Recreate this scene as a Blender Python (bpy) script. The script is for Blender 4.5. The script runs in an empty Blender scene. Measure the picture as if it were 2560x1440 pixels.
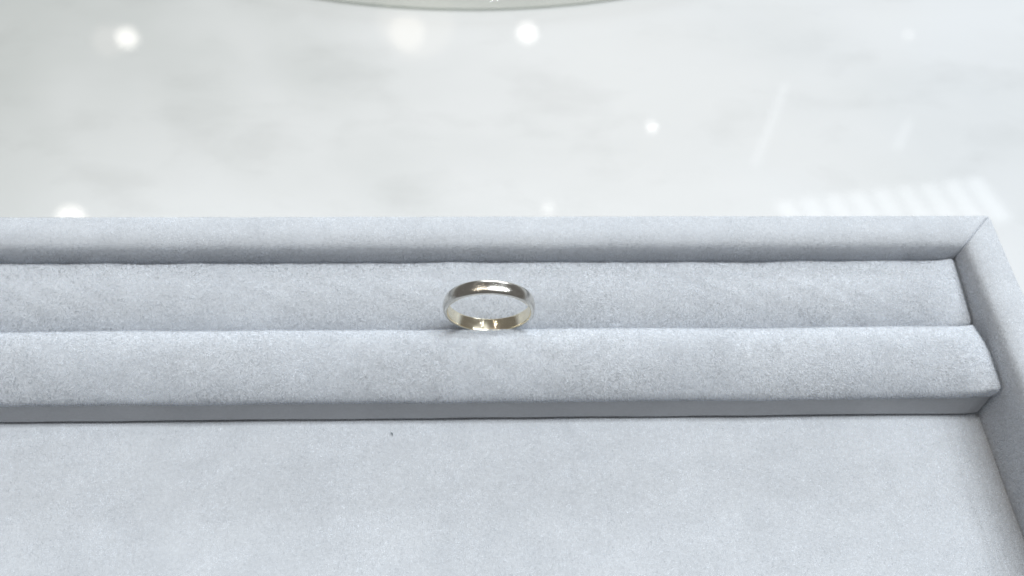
import bpy, math
import numpy as np
from mathutils import Vector

rng = np.random.default_rng(7)
S = 0.001                                   # all shapes below are given in millimetres
scene = bpy.context.scene

# ------------------------------------------------------------------ camera
cd = bpy.data.cameras.new("camera")
cam = bpy.data.objects.new("camera", cd)
scene.collection.objects.link(cam)
cam.location = (-0.000696, -0.099294, 0.162349)
cam.rotation_euler = (math.radians(34.121), math.radians(-1.3415), math.radians(-1.2047))
cd.sensor_fit = 'HORIZONTAL'
cd.sensor_width = 4.90
cd.lens = 4.90 * 2100 / 2560
cd.clip_start = 0.005
cd.clip_end = 50
cd.dof.use_dof = True
cd.dof.focus_distance = 0.182
cd.dof.aperture_fstop = 1.5
scene.camera = cam

# ------------------------------------------------------------------ world and lamps
world = bpy.data.worlds.new("World")
scene.world = world
world.use_nodes = True
wb = world.node_tree.nodes["Background"]
wb.inputs["Color"].default_value = (1.0, 0.97, 0.93, 1)
wb.inputs["Strength"].default_value = 0.165


def area(name, loc, target, radiance, color, size, size_y=None, shape='DISK', spread=180):
    ld = bpy.data.lights.new(name, 'AREA')
    ld.shape = shape
    ld.size = size
    if size_y:
        ld.size_y = size_y
    a = math.pi * size * size / 4 if shape == 'DISK' else size * (size_y or size)
    ld.energy = radiance * math.pi * a
    ld.color = color
    ld.spread = math.radians(spread)
    o = bpy.data.objects.new(name, ld)
    scene.collection.objects.link(o)
    o.location = loc
    o.rotation_euler = (Vector(target) - Vector(loc)).to_track_quat('-Z', 'Y').to_euler()
    return o


COOL = (0.90, 0.96, 1.0)
WARM = (1.0, 0.86, 0.66)
# small downlights in the ceiling over the counter, mostly to the right of the tray
for dx, dy, wt, dia in ((.82, .22, 1.2, .07), (1.24, .30, 1.0, .07), (.52, .10, 1.0, .07), (.98, .02, 1.0, .07), (.34, .26, .9, .07), (1.40, .06, .9, .07),
                        (.70, -.16, .9, .07), (.08, .12, .9, .07), (1.66, .26, .9, .07), (1.20, -.22, .7, .07), (.22, -.20, .6, .07),
                        (-.34, .14, .45, .07), (-.80, .24, .45, .07), (-1.10, -.05, .4, .07), (.62, .78, 1.0, .03), (-.60, .80, 1.0, .03)):
    area("counter_spot_lamp", (dx, dy, 1.95), (0, 0, 0), 318 * wt, (.90, .96, 1.0) if dx > 0 else (1, .90, .76), dia)
# daylight from the shop window behind the counter
area("shop_window_light", (0.5, 2.8, 1.12), (0, 0, 0), 10, (.88, .95, 1.0), 2.0, 0.7, 'RECTANGLE')
# round ceiling spots further back in the shop, mirrored in the polished stone, plus discs added for glow and halo
for loc, r, rad, col in (((-1.518, 2.812, 2.2), 0.042, 6.5, (1, .95, .88)),
                         ((0.184, 2.859, 2.2), 0.042, 6.5, (1, .97, .92)),
                         ((-1.488, 1.830, 2.2), 0.047, 7, (1, .95, .86)),
                         ((0.663, 2.292, 2.2), 0.016, 11, (1, .98, .94)),
                         ((0.230, 1.877, 2.2), 0.020, 4, (1, .98, .94)),
                         ((1.861, 2.856, 2.2), 0.012, 4, (1, .98, .94)),
                         ((-0.335, 2.86, 2.2), 0.075, 1.8, (1, .90, .74)),
                         ((-0.30, 2.95, 2.2), 0.17, .7, WARM),  # wide dim disc added to soften the warm glow
                         ((-1.60, 2.80, 2.21), 0.060, .9, (1, .86, .80))):  # dim disc added as a halo beside the first spot
    area("ceiling_spot_and_halo_lamp", loc, (0, 0.1, 0), rad, col, 2 * r)
# two thin tubes and a row of short louvred tubes on the right
def tube(a, b, w, rad, col):
    a, b = Vector(a), Vector(b)
    o = area("ceiling_tube_lamp", (a + b) / 2, (a + b) / 2 - Vector((0, 0, 1)), rad, col, (b - a).length, w, 'RECTANGLE')
    d = b - a
    o.rotation_euler = (0, 0, math.atan2(d.y, d.x))
tube((1.254, 2.543, 2.2), (1.035, 2.085, 2.2), 0.020, 1.6, COOL)
tube((1.718, 2.335, 2.2), (1.614, 2.170, 2.2), 0.030, 1.1, COOL)
for i in range(9):
    t = i / 8
    x0, y0 = 1.11 + 0.76 * t, 1.91 + 0.11 * t
    tube((x0, y0, 2.2), (x0 + 0.05, y0 - 0.21, 2.2), 0.072, 2.1, COOL)

scene.view_settings.view_transform = 'Standard'
scene.view_settings.look = 'None'
scene.view_settings.exposure = 0.0
scene.view_settings.gamma = 1.0
scene.view_settings.use_curve_mapping = False
scene.cycles.max_bounces = 10
scene.cycles.use_denoising = True


# ------------------------------------------------------------------ helpers
def link(name, me, mat, parent=None):
    o = bpy.data.objects.new(name, me)
    scene.collection.objects.link(o)
    if mat:
        me.materials.append(mat)
    o.parent = parent
    return o


def empty(name, loc=(0, 0, 0)):
    o = bpy.data.objects.new(name, None)
    o.empty_display_size = 0.01
    scene.collection.objects.link(o)
    o.location = loc
    return o


def tag(o, label=None, category=None, kind=None, group=None):
    for k, v in (("label", label), ("category", category), ("kind", kind), ("group", group)):
        if v:
            o[k] = v
    return o


def mesh(name, verts, faces, smooth=True):
    me = bpy.data.meshes.new(name)
    me.from_pydata([tuple(v) for v in np.asarray(verts, float) * S], [], faces)
    me.update()
    if smooth:
        me.shade_smooth()
    return me


def grid_faces(n, m, wrap=False, off=0):
    f = []
    for i in range(n - 1):
        for j in range(m if wrap else m - 1):
            k = (j + 1) % m
            f.append((off + i * m + j, off + (i + 1) * m + j, off + (i + 1) * m + k, off + i * m + k))
    return f


def resample(pts, step, rounds=2):
    """smooth an open polyline with Chaikin corner cutting and space it evenly"""
    p = np.asarray(pts, float)
    for _ in range(rounds):
        a, b = p[:-1], p[1:]
        c = np.empty((2 * len(a), 2))
        c[0::2] = .75 * a + .25 * b
        c[1::2] = .25 * a + .75 * b
        p = np.vstack([p[:1], c, p[-1:]])
    d = np.r_[0, np.cumsum(np.linalg.norm(np.diff(p, axis=0), axis=1))]
    n = max(3, int(d[-1] / step))
    s = np.linspace(0, d[-1], n)
    return np.c_[np.interp(s, d, p[:, 0]), np.interp(s, d, p[:, 1])]


def wave(x, seed, amp, lam=40.0):
    r = np.random.default_rng(seed)
    y = np.zeros_like(np.asarray(x, float))
    for k in range(5):
        y += r.normal() / (1 + k) * np.sin(2 * np.pi * np.asarray(x) / (lam * r.uniform(.7, 1.5) / (1 + .8 * k)) + r.uniform(0, 6.3))
    return amp * y


# ------------------------------------------------------------------ materials
def material(name):
    m = bpy.data.materials.new(name)
    m.use_nodes = True
    nt = m.node_tree
    return m, nt, nt.nodes, nt.links, nt.nodes["Principled BSDF"]


def ramp(nodes, stops):
    r = nodes.new("ShaderNodeValToRGB")
    e = r.color_ramp.elements
    while len(e) < len(stops):
        e.new(0.5)
    for k, (p, c) in enumerate(stops):
        e[k].position = p
        e[k].color = (*c, 1)
    return r


def noise(nodes, links, scale, detail=3, rough=.5, vec=None, dist=0):
    n = nodes.new("ShaderNodeTexNoise")
    n.inputs["Scale"].default_value = scale
    n.inputs["Detail"].default_value = detail
    n.inputs["Roughness"].default_value = rough
    n.inputs["Distortion"].default_value = dist
    if vec:
        links.new(vec, n.inputs["Vector"])
    return n


def velvet(name, c0, c1, fibre=False):
    m, nt, N, L, P = material(name)
    geo = N.new("ShaderNodeNewGeometry")
    pos = geo.outputs["Position"]
    big = noise(N, L, 45, 4, .55, pos)
    r = ramp(N, [(.36, c0), (.64, c1)])
    med = noise(N, L, 150, 3, .5, pos)
    ad = N.new("ShaderNodeMix")
    ad.inputs[0].default_value = .45
    L.new(big.outputs["Fac"], ad.inputs[2])
    L.new(med.outputs["Fac"], ad.inputs[3])
    L.new(ad.outputs[0], r.inputs["Fac"])
    fine = noise(N, L, 1500, 3, .7, pos)
    r2 = ramp(N, [(.25, (.86, .86, .86)), (.75, (1.0, 1.0, 1.0))])
    L.new(fine.outputs["Fac"], r2.inputs["Fac"])
    mx = N.new("ShaderNodeMix")
    mx.data_type = 'RGBA'
    mx.blend_type = 'MULTIPLY'
    mx.inputs[0].default_value = 1
    L.new(r.outputs["Color"], mx.inputs[6])
    L.new(r2.outputs["Color"], mx.inputs[7])
    L.new(mx.outputs[2], P.inputs["Base Color"])
    P.inputs["Roughness"].default_value = 1
    P.inputs["Specular IOR Level"].default_value = .1
    if fibre:
        at = N.new("ShaderNodeAttribute")
        at.attribute_name = "tone"
        mt = N.new("ShaderNodeMix")
        mt.data_type = 'RGBA'
        mt.blend_type = 'MULTIPLY'
        mt.inputs[0].default_value = 1
        L.new(mx.outputs[2], mt.inputs[6])
        L.new(at.outputs["Fac"], mt.inputs[7])
        mx = mt
        L.new(mx.outputs[2], P.inputs["Base Color"])
        # each fibre is a soft round hair: lit by its own combed direction whichever way its sliver of mesh is turned
        an = N.new("ShaderNodeAttribute")
        an.attribute_name = "comb"
        df = N.new("ShaderNodeBsdfDiffuse")
        df.inputs["Roughness"].default_value = .5
        L.new(mx.outputs[2], df.inputs["Color"])
        L.new(an.outputs["Vector"], df.inputs["Normal"])
        tr = N.new("ShaderNodeBsdfTranslucent")
        L.new(mx.outputs[2], tr.inputs["Color"])
        inv = N.new("ShaderNodeVectorMath")
        inv.operation = 'SCALE'
        inv.inputs["Scale"].default_value = -1
        L.new(an.outputs["Vector"], inv.inputs[0])
        L.new(inv.outputs[0], tr.inputs["Normal"])
        ms = N.new("ShaderNodeAddShader")
        L.new(df.outputs[0], ms.inputs[0])
        L.new(tr.outputs[0], ms.inputs[1])
        L.new(ms.outputs[0], N["Material Output"].inputs["Surface"])
    else:
        P.inputs["Sheen Weight"].default_value = .25
        P.inputs["Sheen Roughness"].default_value = .4
        bp = N.new("ShaderNodeBump")
        bp.inputs["Strength"].default_value = .5
        bp.inputs["Distance"].default_value = .00012
        L.new(fine.outputs["Fac"], bp.inputs["Height"])
        L.new(bp.outputs["Normal"], P.inputs["Normal"])
    return m


VELVET = velvet("velvet_backing", (.625, .65, .69), (.685, .71, .75))
PILE = velvet("velvet_pile", (.675, .702, .745), (.745, .772, .815), True)
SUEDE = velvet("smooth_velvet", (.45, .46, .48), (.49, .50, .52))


def marble():
    m, nt, N, L, P = material("polished_marble")
    geo = N.new("ShaderNodeNewGeometry")
    mp = N.new("ShaderNodeMapping")
    mp.inputs["Rotation"].default_value = (0, 0, .15)
    mp.inputs["Scale"].default_value = (1, 1.7, 1)
    L.new(geo.outputs["Position"], mp.inputs["Vector"])
    cloud = noise(N, L, 9, 4, .5, mp.outputs[0], .2)
    r = ramp(N, [(.28, (.675, .678, .670)), (.48, (.732, .730, .724)), (.72, (.772, .770, .766))])
    L.new(cloud.outputs["Fac"], r.inputs["Fac"])
    blot = noise(N, L, 34, 5, .55, mp.outputs[0], .25)
    r2 = ramp(N, [(.30, (.94, .94, .938)), (.48, (1, 1, 1))])
    L.new(blot.outputs["Fac"], r2.inputs["Fac"])
    mx = N.new("ShaderNodeMix")
    mx.data_type = 'RGBA'
    mx.blend_type = 'MULTIPLY'
    mx.inputs[0].default_value = 1
    L.new(r.outputs["Color"], mx.inputs[6])
    L.new(r2.outputs["Color"], mx.inputs[7])
    # painted tints: greenish clouding and light falloff at left, cool reflection at right
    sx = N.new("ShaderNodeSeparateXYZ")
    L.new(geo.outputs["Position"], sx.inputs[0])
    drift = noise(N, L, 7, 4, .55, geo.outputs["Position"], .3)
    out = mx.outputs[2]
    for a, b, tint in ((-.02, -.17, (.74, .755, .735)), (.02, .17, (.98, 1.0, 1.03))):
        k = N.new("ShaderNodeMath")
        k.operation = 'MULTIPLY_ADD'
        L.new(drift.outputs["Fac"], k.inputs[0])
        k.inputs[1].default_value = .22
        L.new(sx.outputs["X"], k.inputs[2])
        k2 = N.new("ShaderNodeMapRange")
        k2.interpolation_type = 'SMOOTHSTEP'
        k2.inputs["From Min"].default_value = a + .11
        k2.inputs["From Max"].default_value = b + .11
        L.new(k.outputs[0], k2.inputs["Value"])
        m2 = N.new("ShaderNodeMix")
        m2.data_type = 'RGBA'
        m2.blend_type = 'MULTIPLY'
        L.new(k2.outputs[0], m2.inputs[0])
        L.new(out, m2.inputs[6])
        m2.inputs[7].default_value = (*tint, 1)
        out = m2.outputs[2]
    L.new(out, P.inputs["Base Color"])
    P.inputs["Roughness"].default_value = .03
    P.inputs["IOR"].default_value = 1.52
    return m


def metal(name, col, rough, scratch):
    m, nt, N, L, P = material(name)
    P.inputs["Base Color"].default_value = (*col, 1)
    P.inputs["Metallic"].default_value = 1
    tc = N.new("ShaderNodeTexCoord")
    n = noise(N, L, 900, 4, .6, tc.outputs["Object"])
    mr = N.new("ShaderNodeMapRange")
    mr.inputs["From Min"].default_value = .3
    mr.inputs["From Max"].default_value = .75
    mr.inputs["To Min"].default_value = rough
    mr.inputs["To Max"].default_value = rough * 2.6
    L.new(n.outputs["Fac"], mr.inputs["Value"])
    L.new(mr.outputs[0], P.inputs["Roughness"])
    mp = N.new("ShaderNodeMapping")
    mp.inputs["Scale"].default_value = (1, 4.0, 1)
    mp.inputs["Rotation"].default_value = (.2, .3, .6)
    L.new(tc.outputs["Object"], mp.inputs["Vector"])
    n2 = noise(N, L, 1300, 5, .75, mp.outputs[0], .5)
    bp = N.new("ShaderNodeBump")
    bp.inputs["Strength"].default_value = scratch
    bp.inputs["Distance"].default_value = .00005
    L.new(n2.outputs["Fac"], bp.inputs["Height"])
    L.new(bp.outputs["Normal"], P.inputs["Normal"])
    return m


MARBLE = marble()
PALE = metal("pale_metal", (.64, .62, .575), .11, .40)
GOLD = metal("yellow_gold", (.92, .84, .66), .09, .18)

def clear_glass(name, tint, body, milk):
    """thin-walled glass: straight-through tinted light plus a mirror reflection by Fresnel"""
    m, nt, N, L, P = material(name)
    N.remove(P)
    tr = N.new("ShaderNodeBsdfTransparent")
    tr.inputs["Color"].default_value = (*tint, 1)
    df = N.new("ShaderNodeBsdfTranslucent")
    df.inputs["Color"].default_value = (*body, 1)
    m0 = N.new("ShaderNodeMixShader")
    m0.inputs[0].default_value = milk
    L.new(tr.outputs[0], m0.inputs[1])
    L.new(df.outputs[0], m0.inputs[2])
    gs = N.new("ShaderNodeBsdfGlossy")
    gs.inputs["Roughness"].default_value = .02
    fr = N.new("ShaderNodeFresnel")
    fr.inputs["IOR"].default_value = 1.5
    ms = N.new("ShaderNodeMixShader")
    ge = N.new("ShaderNodeNewGeometry")
    sub = N.new("ShaderNodeMath")
    sub.operation = 'SUBTRACT'
    sub.inputs[0].default_value = 1
    L.new(ge.outputs["Backfacing"], sub.inputs[1])
    mu = N.new("ShaderNodeMath")
    mu.operation = 'MULTIPLY'
    L.new(fr.outputs[0], mu.inputs[0])
    L.new(sub.outputs[0], mu.inputs[1])
    L.new(mu.outputs[0], ms.inputs[0])
    L.new(m0.outputs[0], ms.inputs[1])
    L.new(gs.outputs[0], ms.inputs[2])
    L.new(ms.outputs[0], N["Material Output"].inputs["Surface"])
    return m


glass = clear_glass("clear_glass", (.972, .972, .955), (.7, .72, .68), .01)
glass_edge = clear_glass("green_glass_edge", (.87, .875, .86), (.57, .58, .56), .25)
glass_dark = clear_glass("dark_glass_bevel", (.74, .765, .73), (.36, .385, .355), .45)
lint_m, _nt, _N, _L, _P = material("dark_lint")
_n = noise(_N, _L, 3000)
_r = ramp(_N, [(.3, (.10, .12, .13)), (.7, (.18, .21, .22))])
_L.new(_n.outputs["Fac"], _r.inputs["Fac"])
_L.new(_r.outputs["Color"], _P.inputs["Base Color"])
_P.inputs["Roughness"].default_value = 1


# ------------------------------------------------------------------ velvet pile
def pile(base, density, length, width, lean, seed, box=None, parent=None, lam=25.0, rough=.50, comb=None):
    """short fibres over a base mesh: one thin triangle each, joined as one part of kind stuff"""
    r = np.random.default_rng(seed)
    me = base.data
    me.calc_loop_triangles()
    nt = len(me.loop_triangles)
    tri = np.empty(nt * 3, np.int32)
    me.loop_triangles.foreach_get("vertices", tri)
    tri = tri.reshape(-1, 3)
    co = np.empty(len(me.vertices) * 3)
    me.vertices.foreach_get("co", co)
    co = co.reshape(-1, 3) / S
    no = np.empty(len(me.vertices) * 3)
    me.vertices.foreach_get("normal", no)
    no = no.reshape(-1, 3)
    a, b, c = co[tri[:, 0]], co[tri[:, 1]], co[tri[:, 2]]
    cen = (a + b + c) / 3
    ar = np.linalg.norm(np.cross(b - a, c - a), axis=1) / 2
    if box is not None:
        k = np.all((cen > np.array(box[0])) & (cen < np.array(box[1])), axis=1)
        ar = np.where(k, ar, 0)
    n = int(ar.sum() * density)
    if n < 10:
        return None
    cs = np.cumsum(ar)
    idx = np.minimum(np.searchsorted(cs, r.random(n) * cs[-1]), nt - 1)
    u, v = r.random(n), r.random(n)
    fl = u + v > 1
    u[fl], v[fl] = 1 - u[fl], 1 - v[fl]
    w = 1 - u - v
    t = tri[idx]
    p = co[t[:, 0]] * w[:, None] + co[t[:, 1]] * u[:, None] + co[t[:, 2]] * v[:, None]
    nn = no[t[:, 0]] * w[:, None] + no[t[:, 1]] * u[:, None] + no[t[:, 2]] * v[:, None]
    nn /= np.linalg.norm(nn, axis=1)[:, None]
    # combed direction that drifts over the surface, with a strong random part and small tufts
    q = p[:, 0] + .35 * p[:, 1]
    ang = wave(q, seed + 1, 1.0, lam * 2.4) + wave(p[:, 1] * 1.7 + p[:, 2] - .4 * p[:, 0], seed + 2, .9, lam) + .6
    if comb is not None:
        ang = comb + .35 * ang
    d = np.c_[np.cos(ang), np.sin(ang), np.zeros(n)] * lean
    cell = np.floor((p + r.normal(0, .13, (n, 3)) + np.c_[wave(p[:, 1], seed + 6, .3, 6), wave(p[:, 0], seed + 7, .3, 7), wave(p[:, 0], seed + 8, .2, 9)]) / .62).astype(int)
    h = (cell[:, 0] * 73856093 ^ cell[:, 1] * 19349663 ^ cell[:, 2] * 83492791) % 100003
    tuft = np.random.default_rng(seed + 5).normal(0, .48, (100003, 3))[h]
    tuft = tuft * rough
    d = nn + d + tuft + r.normal(0, .30 * rough, (n, 3))
    k = np.einsum('ij,ij->i', d, nn)
    d += nn * np.clip(.35 - k, 0, None)[:, None]
    d /= np.linalg.norm(d, axis=1)[:, None]
    ln = length * r.uniform(.65, 1.2, n)
    side = np.cross(d, r.normal(size=(n, 3)))
    side /= np.linalg.norm(side, axis=1)[:, None]
    wd = width * r.uniform(.7, 1.3, n)
    p0 = p - nn * .03
    V = np.empty((n, 3, 3))
    V[:, 0] = p0 - side * wd[:, None] / 2
    V[:, 1] = p0 + side * wd[:, None] / 2
    V[:, 2] = p0 + d * ln[:, None]
    m = bpy.data.meshes.new("pile")
    m.vertices.add(3 * n)
    m.vertices.foreach_set("co", (V * S).ravel())
    m.loops.add(3 * n)
    m.loops.foreach_set("vertex_index", np.arange(3 * n, dtype=np.int32))
    m.polygons.add(n)
    m.polygons.foreach_set("loop_start", np.arange(0, 3 * n, 3, dtype=np.int32))
    m.update(calc_edges=True)
    tone = r.uniform(.95, 1.03, n)
    tone[r.random(n) < .0012] = .30          # stray dark dust fibres
    m.attributes.new("tone", 'FLOAT', 'FACE').data.foreach_set("value", tone.astype(np.float32))
    cn = nn + .36 * tuft + r.normal(0, .16 * rough, (n, 3))
    cn /= np.linalg.norm(cn, axis=1)[:, None]
    m.attributes.new("comb", 'FLOAT_VECTOR', 'FACE').data.foreach_set("vector", cn.astype(np.float32).ravel())
    o = link("pile", m, PILE, parent or base)
    tag(o, kind="stuff")
    return o


# ------------------------------------------------------------------ the counter
ZM = -16.0                                  # top of the marble
me = mesh("countertop", [(-1200, -500, ZM), (1200, -500, ZM), (1200, 900, ZM), (-1200, 900, ZM),
                         (-1200, -500, ZM - 20), (1200, -500, ZM - 20), (1200, 900, ZM - 20), (-1200, 900, ZM - 20)],
          [(0, 1, 2, 3), (7, 6, 5, 4), (0, 4, 5, 1), (1, 5, 6, 2), (2, 6, 7, 3), (3, 7, 4, 0)], False)
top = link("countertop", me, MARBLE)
tag(top, kind="structure")

# ------------------------------------------------------------------ the tray
XI, YI, ZT, ZF, WR = 113.4, 19.05, 5.6, -12.8, 9.0
XL, YF = -170.0, -125.0                     # inner faces of the left and front rails
tray = empty("jewellery_tray", (0, 0, ZM * S))
tag(tray, "pale grey velvet display tray with raised mitred edges on the marble counter", "tray")


def T(o):                                   # keep the part where it was drawn although the tray stands at its base
    o.location = (0, 0, -ZM * S)
    return o


prof = resample([(0, ZF - 2.6), (0, ZF), (0, .5), (0.05, 2.3), (.7, 4.5), (2.6, ZT - .15), (4.8, ZT + .12), (7.4, ZT), (8.7, ZT - .25),
                 (WR, ZT - 1.3), (WR, -4), (WR, ZM)], .30, 3)


def rail(p0, p1, outward, seed):
    """one side of the frame between two inner corners, ends cut on the mitre"""
    p0, p1, outw = np.array(p0, float), np.array(p1, float), np.array(outward, float)
    along = (p1 - p0)
    ln = np.linalg.norm(along)
    along /= ln
    n = int(ln / 2.0)
    V = []
    near = np.array([0, .12, .25, .4, .6, .9, 1.3])
    st = np.r_[near / ln, np.linspace(2.0 / ln, 1 - 2.0 / ln, n), 1 - near[::-1] / ln]
    n = len(st) - 1
    for s in st:
        for (u, z) in prof:
            g = .05 + .05 * max(0, 1 - abs(u - 4.5) / 4.5) * 0 
            a, b = -u + g, ln + u - g
            # soft roll-in of the cloth right at the seam
            e = min(s, 1 - s) * ln
            dip = .30 * math.exp(-(e / .32) ** 2) if z > 2 else 0
            pos = p0 + along * (a + (b - a) * s) + outw * u
            V.append((pos[0], pos[1], z - dip))
    V = np.array(V)
    x = V[:, 0] * along[0] + V[:, 1] * along[1]
    dev = wave(x, seed, .05, 60)
    V[:, 0] += outw[0] * dev * (V[:, 2] > -10)
    V[:, 1] += outw[1] * dev * (V[:, 2] > -10)
    V[:, 2] += wave(x, seed + 9, .04, 70) * (V[:, 2] > 0)
    m = len(prof)
    F = grid_faces(n + 1, m)
    F += [tuple(range(m)), tuple(range(n * m, (n + 1) * m))[::-1]]
    F += [(0, m - 1, n * m + m - 1, n * m)]
    me = mesh("rail", V, F)
    import bmesh
    bm = bmesh.new()
    bm.from_mesh(me)
    bmesh.ops.recalc_face_normals(bm, faces=bm.faces)
    bm.to_mesh(me)
    bm.free()
    me.shade_smooth()
    return T(link("rail", me, VELVET, tray))


# fine sampling close to the mitre comes from a denser last span
r_back = rail((XL, YI), (XI, YI), (0, 1), 11)
r_right = rail((XI, YI), (XI, YF), (1, 0), 12)
r_front = rail((XI, YF), (XL, YF), (0, -1), 13)
r_left = rail((XL, YF), (XL, YI), (-1, 0), 14)
BOX = ((-140, -66, ZF - .5), (140, 40, 20))
pile(r_back, 40, .24, .07, .45, 21, ((-140, -75, -6), (140, 40, 20)), rough=.40)
pile(r_right, 40, .24, .07, .45, 22, BOX, rough=.45)

# velvet floor of the tray
nx, ny = 140, 72
X = np.linspace(XL, XI, nx)
Y = np.linspace(YF, YI, ny)
V = []
for x in X:
    for y in Y:
        V.append((x, y, ZF))
V = np.array(V)
V[:, 2] += wave(V[:, 0] + .3 * V[:, 1], 31, .03, 55) + wave(V[:, 1], 32, .03, 40) - .05
k = len(V)
V = np.vstack([V, [(XL, YF, ZF - 2.5), (XI, YF, ZF - 2.5), (XI, YI, ZF - 2.5), (XL, YI, ZF - 2.5)]])
F = grid_faces(nx, ny) + [(k, k + 3, k + 2, k + 1)]
flo = T(link("floor_panel", mesh("floor_panel", V, F), VELVET, tray))
pile(flo, 44, .27, .065, .55, 41, ((-122, -66, -30), (114, -15, 5)), rough=.28)

# ------------------------------------------------------------------ the ring pad
pad = empty("ring_pad", (0, 0, ZF * S))
tag(pad, "two-roll grey velvet ring pad set against the back of the tray", "ring pad")


def TP(o):
    o.location = (0, 0, -ZF * S)
    return o


PXL, PXR = XL + 2, XI - .15


def roll(profile, seed, chord=None, taper=0.0, raised=0.0):
    p = np.array(profile, float)
    p[:, 1] += raised * (p[:, 1] > -8)
    p = resample(p, .35, 3)
    m = len(p)
    cy, cz = p[:, 0].mean(), -4.5
    xs = list(np.arange(PXL + 3, PXR - 9, 1.2)) + list(PXR - 9 + 7.2 * np.linspace(0, 1, 12))
    ins = [0.0] * len(xs)
    R_ = 1.2                                # rounded right end
    for a in np.linspace(0, math.pi / 2, 9)[1:]:
        xs.append(PXR - R_ - .1 + R_ * math.sin(a))
        ins.append(R_ * (1 - math.cos(a)))
    # left end
    lx, li = [], []
    for a in np.linspace(math.pi / 2, 0, 7)[:-1]:
        lx.append(PXL + 3 - R_ * math.sin(a))
        li.append(R_ * (1 - math.cos(a)))
    xs, ins = np.array(lx + xs), np.array(li + ins)
    t = np.gradient(p, axis=0)
    nrm = np.c_[-t[:, 1], t[:, 0]]
    nrm /= np.linalg.norm(nrm, axis=1)[:, None]
    if ((p + nrm)[m // 2, 1]) < p[m // 2, 1]:
        nrm = -nrm
    V = []
    for x, i_ in zip(xs, ins):
        q = p - nrm * i_ * (np.clip((p[:, 1] + 9) / 6, 0, 1) * np.where(p[:, 0] < -12, .75, 1))[:, None]
        z = q[:, 1].copy()
        y = q[:, 0] + wave(x, seed, .10, 60)
        z += (wave(x, seed + 1, .15, 70) + wave(x + 2 * q[:, 0], seed + 2, .05, 30)) * np.clip((z + 5) / 4, 0, 1)
        if chord is not None:               # the cloth is pulled flat towards the right end
            (ya, za), (yb, zb), far = chord
            e = math.exp(-(max(PXR - x, 0) / far) ** 1.3) * np.clip((z + 6) / 2.5, 0, 1)
            zl = za + (zb - za) * (q[:, 0] - ya) / (yb - ya)
            z = z * (1 - e) + (zl - i_ * np.where(p[:, 0] < -12, .75, 1)) * e
        xx = x - taper * math.exp(-max(PXR - x, 0) / 4) * np.exp(-(q[:, 0] / 4.5) ** 2)
        # the slit is pressed open a little where the ring stands
        press = math.exp(-(x / 7.5) ** 4)
        y = y + math.copysign(.2, cy) * press * np.exp(-(q[:, 0] / 2.2) ** 2)
        z -= .05 * press * np.exp(-(q[:, 0] / 2.4) ** 2) * np.clip((z + 5) / 3, 0, 1)
        V += list(zip(xx, y, z))
    n = len(xs)
    F = grid_faces(n, m)
    F += [tuple(range(m)), tuple(range((n - 1) * m, n * m))[::-1], (0, m - 1, n * m - 1, (n - 1) * m)]
    me = mesh("roll", V, F)
    import bmesh
    bm = bmesh.new()
    bm.from_mesh(me)
    bmesh.ops.recalc_face_normals(bm, faces=bm.faces)
    bm.to_mesh(me)
    bm.free()
    me.shade_smooth()
    return TP(link("roll", me, VELVET, pad))


front = roll([(-.25, -9), (-.25, -2.8), (-.5, -1.0), (-1.4, .3), (-3.3, 1.1), (-5.8, 1.15), (-8.6, .5), (-11.3, -.6), (-13.4, -1.9), (-15.0, -3.2),
              (-16.0, -4.3), (-16.35, -5.2), (-16.2, -5.8), (-14.5, -6.2), (-12, -9)], 51, ((0, .7), (-16.3, -.6), 6.0), 1.9, .65)
front["label"] = "front roll of grey velvet, nearer the camera"
back = roll([(.25, -9), (.3, -6.0), (.9, -4.7), (2.3, -3.0), (4.4, -1.2), (7.4, .35), (11.2, 1.2), (14.8, 1.05), (17.3, .3), (18.65, -.9),
             (18.8, -4), (18.8, -9)], 61, ((18.6, .2), (1, -2.0), 5.0))
back["label"] = "back roll of grey velvet against the tray edge"
pile(front, 50, .46, .075, .70, 71, ((-130, -20, -6.2), (120, 1, 8)), comb=-1.15)
pile(back, 48, .42, .075, .65, 72, ((-130, -1, -6.5), (120, 20, 8)), comb=-1.0)

# smooth velvet-covered board below the front roll
bx = np.linspace(PXL + 1, PXR - .6, 90)
bp_ = resample([(-14.3, -4.2), (-15.7, -4.1), (-16.2, -4.6), (-16.4, -7.2), (-16.75, -10), (-16.95, -11.7), (-16.6, -12.2), (-13, -12.2)], .4, 2)
V = []
for x in bx:
    e = min(1, max(0, (x - (PXR - 2.2)) / 1.6))
    for (y, z) in bp_:
        V.append((x, y + .25 * e * e + wave(x, 81, .07, 80), z + wave(x, 82, .06, 50)))
m = len(bp_)
F = grid_faces(len(bx), m) + [tuple(range(m)), tuple(range((len(bx) - 1) * m, len(bx) * m))[::-1], (0, m - 1, len(bx) * m - 1, (len(bx) - 1) * m)]
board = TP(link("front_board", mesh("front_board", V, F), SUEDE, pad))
# the hidden board the rolls are glued to
me = mesh("base_board", [(PXL + 1, -15, -12.2), (PXR - .6, -15, -12.2), (PXR - .6, 18.5, -12.2), (PXL + 1, 18.5, -12.2),
                         (PXL + 1, -15, -9.1), (PXR - .6, -15, -9.1), (PXR - .6, 18.5, -9.1), (PXL + 1, 18.5, -9.1)],
          [(3, 2, 1, 0), (4, 5, 6, 7), (0, 1, 5, 4), (1, 2, 6, 5), (2, 3, 7, 6), (3, 0, 4, 7)], False)
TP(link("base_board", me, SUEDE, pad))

# ------------------------------------------------------------------ the ring
ring = empty("wedding_ring", (0, .45 * S, 7.6 * S))
ring.rotation_euler = (math.radians(5.9), 0, math.radians(-1))
tag(ring, "polished gold wedding band standing in the slot between the velvet rolls", "ring")
NT = 256
HW = 1.65


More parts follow.
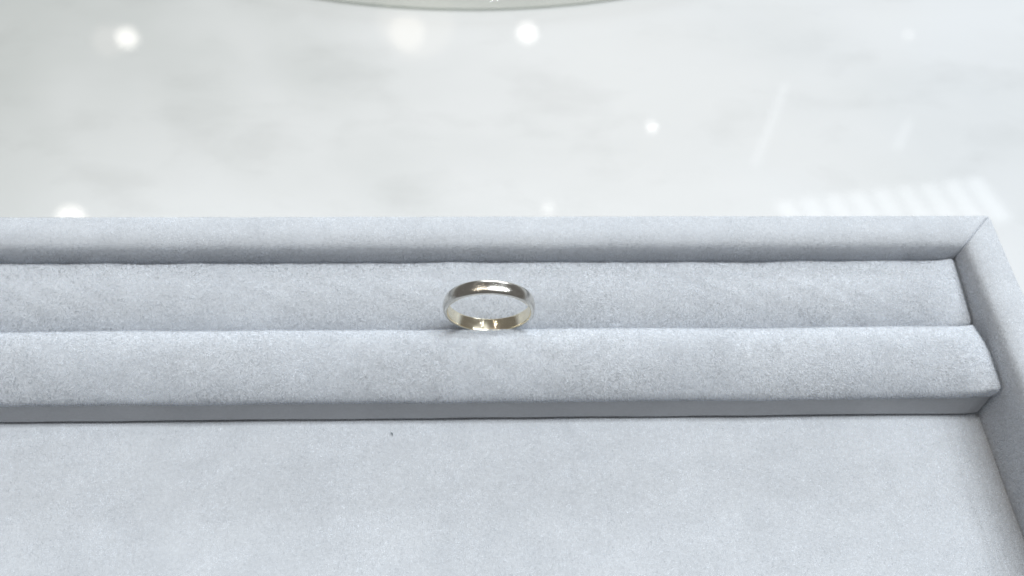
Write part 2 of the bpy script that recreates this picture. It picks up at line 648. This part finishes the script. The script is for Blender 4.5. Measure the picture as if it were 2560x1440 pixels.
def band(profile):
    V, F = [], []
    m = len(profile)
    for i in range(NT):
        a = 2 * math.pi * i / NT
        k = 1 + .004 * math.sin(2 * a + .4) + .002 * math.sin(3 * a)
        for (w, r) in profile:
            V.append((r * k * math.cos(a), w, r * k * math.sin(a)))
    for i in range(NT):
        for j in range(m):
            a, b = i * m + j, i * m + (j + 1) % m
            c, d = ((i + 1) % NT) * m + (j + 1) % m, ((i + 1) % NT) * m + j
            F.append((a, b, c, d))
    return V, F


po = [(HW * .985, 9.18), (HW, 9.30)]
for t in np.linspace(-1, 1, 25)[::-1][1:-1]:
    po.append((HW * math.sin(t * math.pi / 2), 9.30 + .78 * math.cos(t * math.pi / 2) ** .8))
po += [(-HW, 9.30), (-HW * .985, 9.18)]
V, F = band(po)
link("outer_band", mesh("outer_band", V, F), PALE, ring)
pi_ = [(-HW * .985, 9.175), (-HW * .97, 9.10), (-HW * .90, 9.03), (-HW * .75, 9.0), (0, 8.99), (HW * .75, 9.0), (HW * .90, 9.03), (HW * .97, 9.10), (HW * .985, 9.175)]
V, F = band(pi_)
link("inner_band", mesh("inner_band", V, F), GOLD, ring)["label"] = "warm yellow gold inner surface"

# ------------------------------------------------------------------ round glass plate at the far side
RG, TG, NG = 222.0, 4.0, 400
plate = empty("glass_plate", (-.007, (131.7 + RG) * S, (ZM + .15) * S))
tag(plate, "round clear glass plate with greenish edge at the far side of the counter", "glass plate")
ca = [(math.cos(2 * math.pi * i / NG), math.sin(2 * math.pi * i / NG)) for i in range(NG)]
for z, name, flip in ((TG, "top_face", False), (0, "bottom_face", True)):
    f = tuple(range(NG))
    link(name, mesh(name, [(c * (RG - .9), s_ * (RG - .9), z) for c, s_ in ca], [f[::-1] if flip else f], False), glass, plate)
gb = [(RG - .9, 0), (RG - .2, .25), (RG, .9)]
V = [(r * c, r * s_, z) for c, s_ in ca for r, z in gb]
F = [(i * 3 + j, ((i + 1) % NG) * 3 + j, ((i + 1) % NG) * 3 + j + 1, i * 3 + j + 1) for i in range(NG) for j in range(2)]
link("lower_bevel", mesh("lower_bevel", V, F), glass_dark, plate)
gp = [(RG, .9), (RG, TG - .9), (RG - .25, TG - .25), (RG - .9, TG)]
V = [(r * c, r * s_, z) for c, s_ in ca for r, z in gp]
m = len(gp)
F = [(i * m + j, ((i + 1) % NG) * m + j, ((i + 1) % NG) * m + j + 1, i * m + j + 1) for i in range(NG) for j in range(m - 1)]
link("rim", mesh("rim", V, F), glass_edge, plate)["label"] = "pale green ground rim of the glass"

# ------------------------------------------------------------------ lint
V, F = [], []
for i in range(7):
    a = i / 6
    cx, cz = -.55 + 1.1 * a, .16 + .18 * math.sin(a * 3)
    cyy = .25 * math.sin(a * 4.5)
    rr = .05 + .13 * math.sin(math.pi * a)
    for j in range(6):
        b = j * math.pi / 3
        V.append((cx, cyy + rr * math.cos(b), cz + rr * math.sin(b)))
F = grid_faces(7, 6, True) + [tuple(range(6)), tuple(range(36, 42))[::-1]]
li = link("lint_speck", mesh("lint_speck", V, F), lint_m)
li.location = (-21.9 * S, -20.3 * S, (ZF + .2) * S)
li.rotation_euler = (0, 0, -.5)
li.scale = (.8, .8, .8)
tag(li, "tiny dark speck of lint on the tray floor in front of the ring pad", "lint")
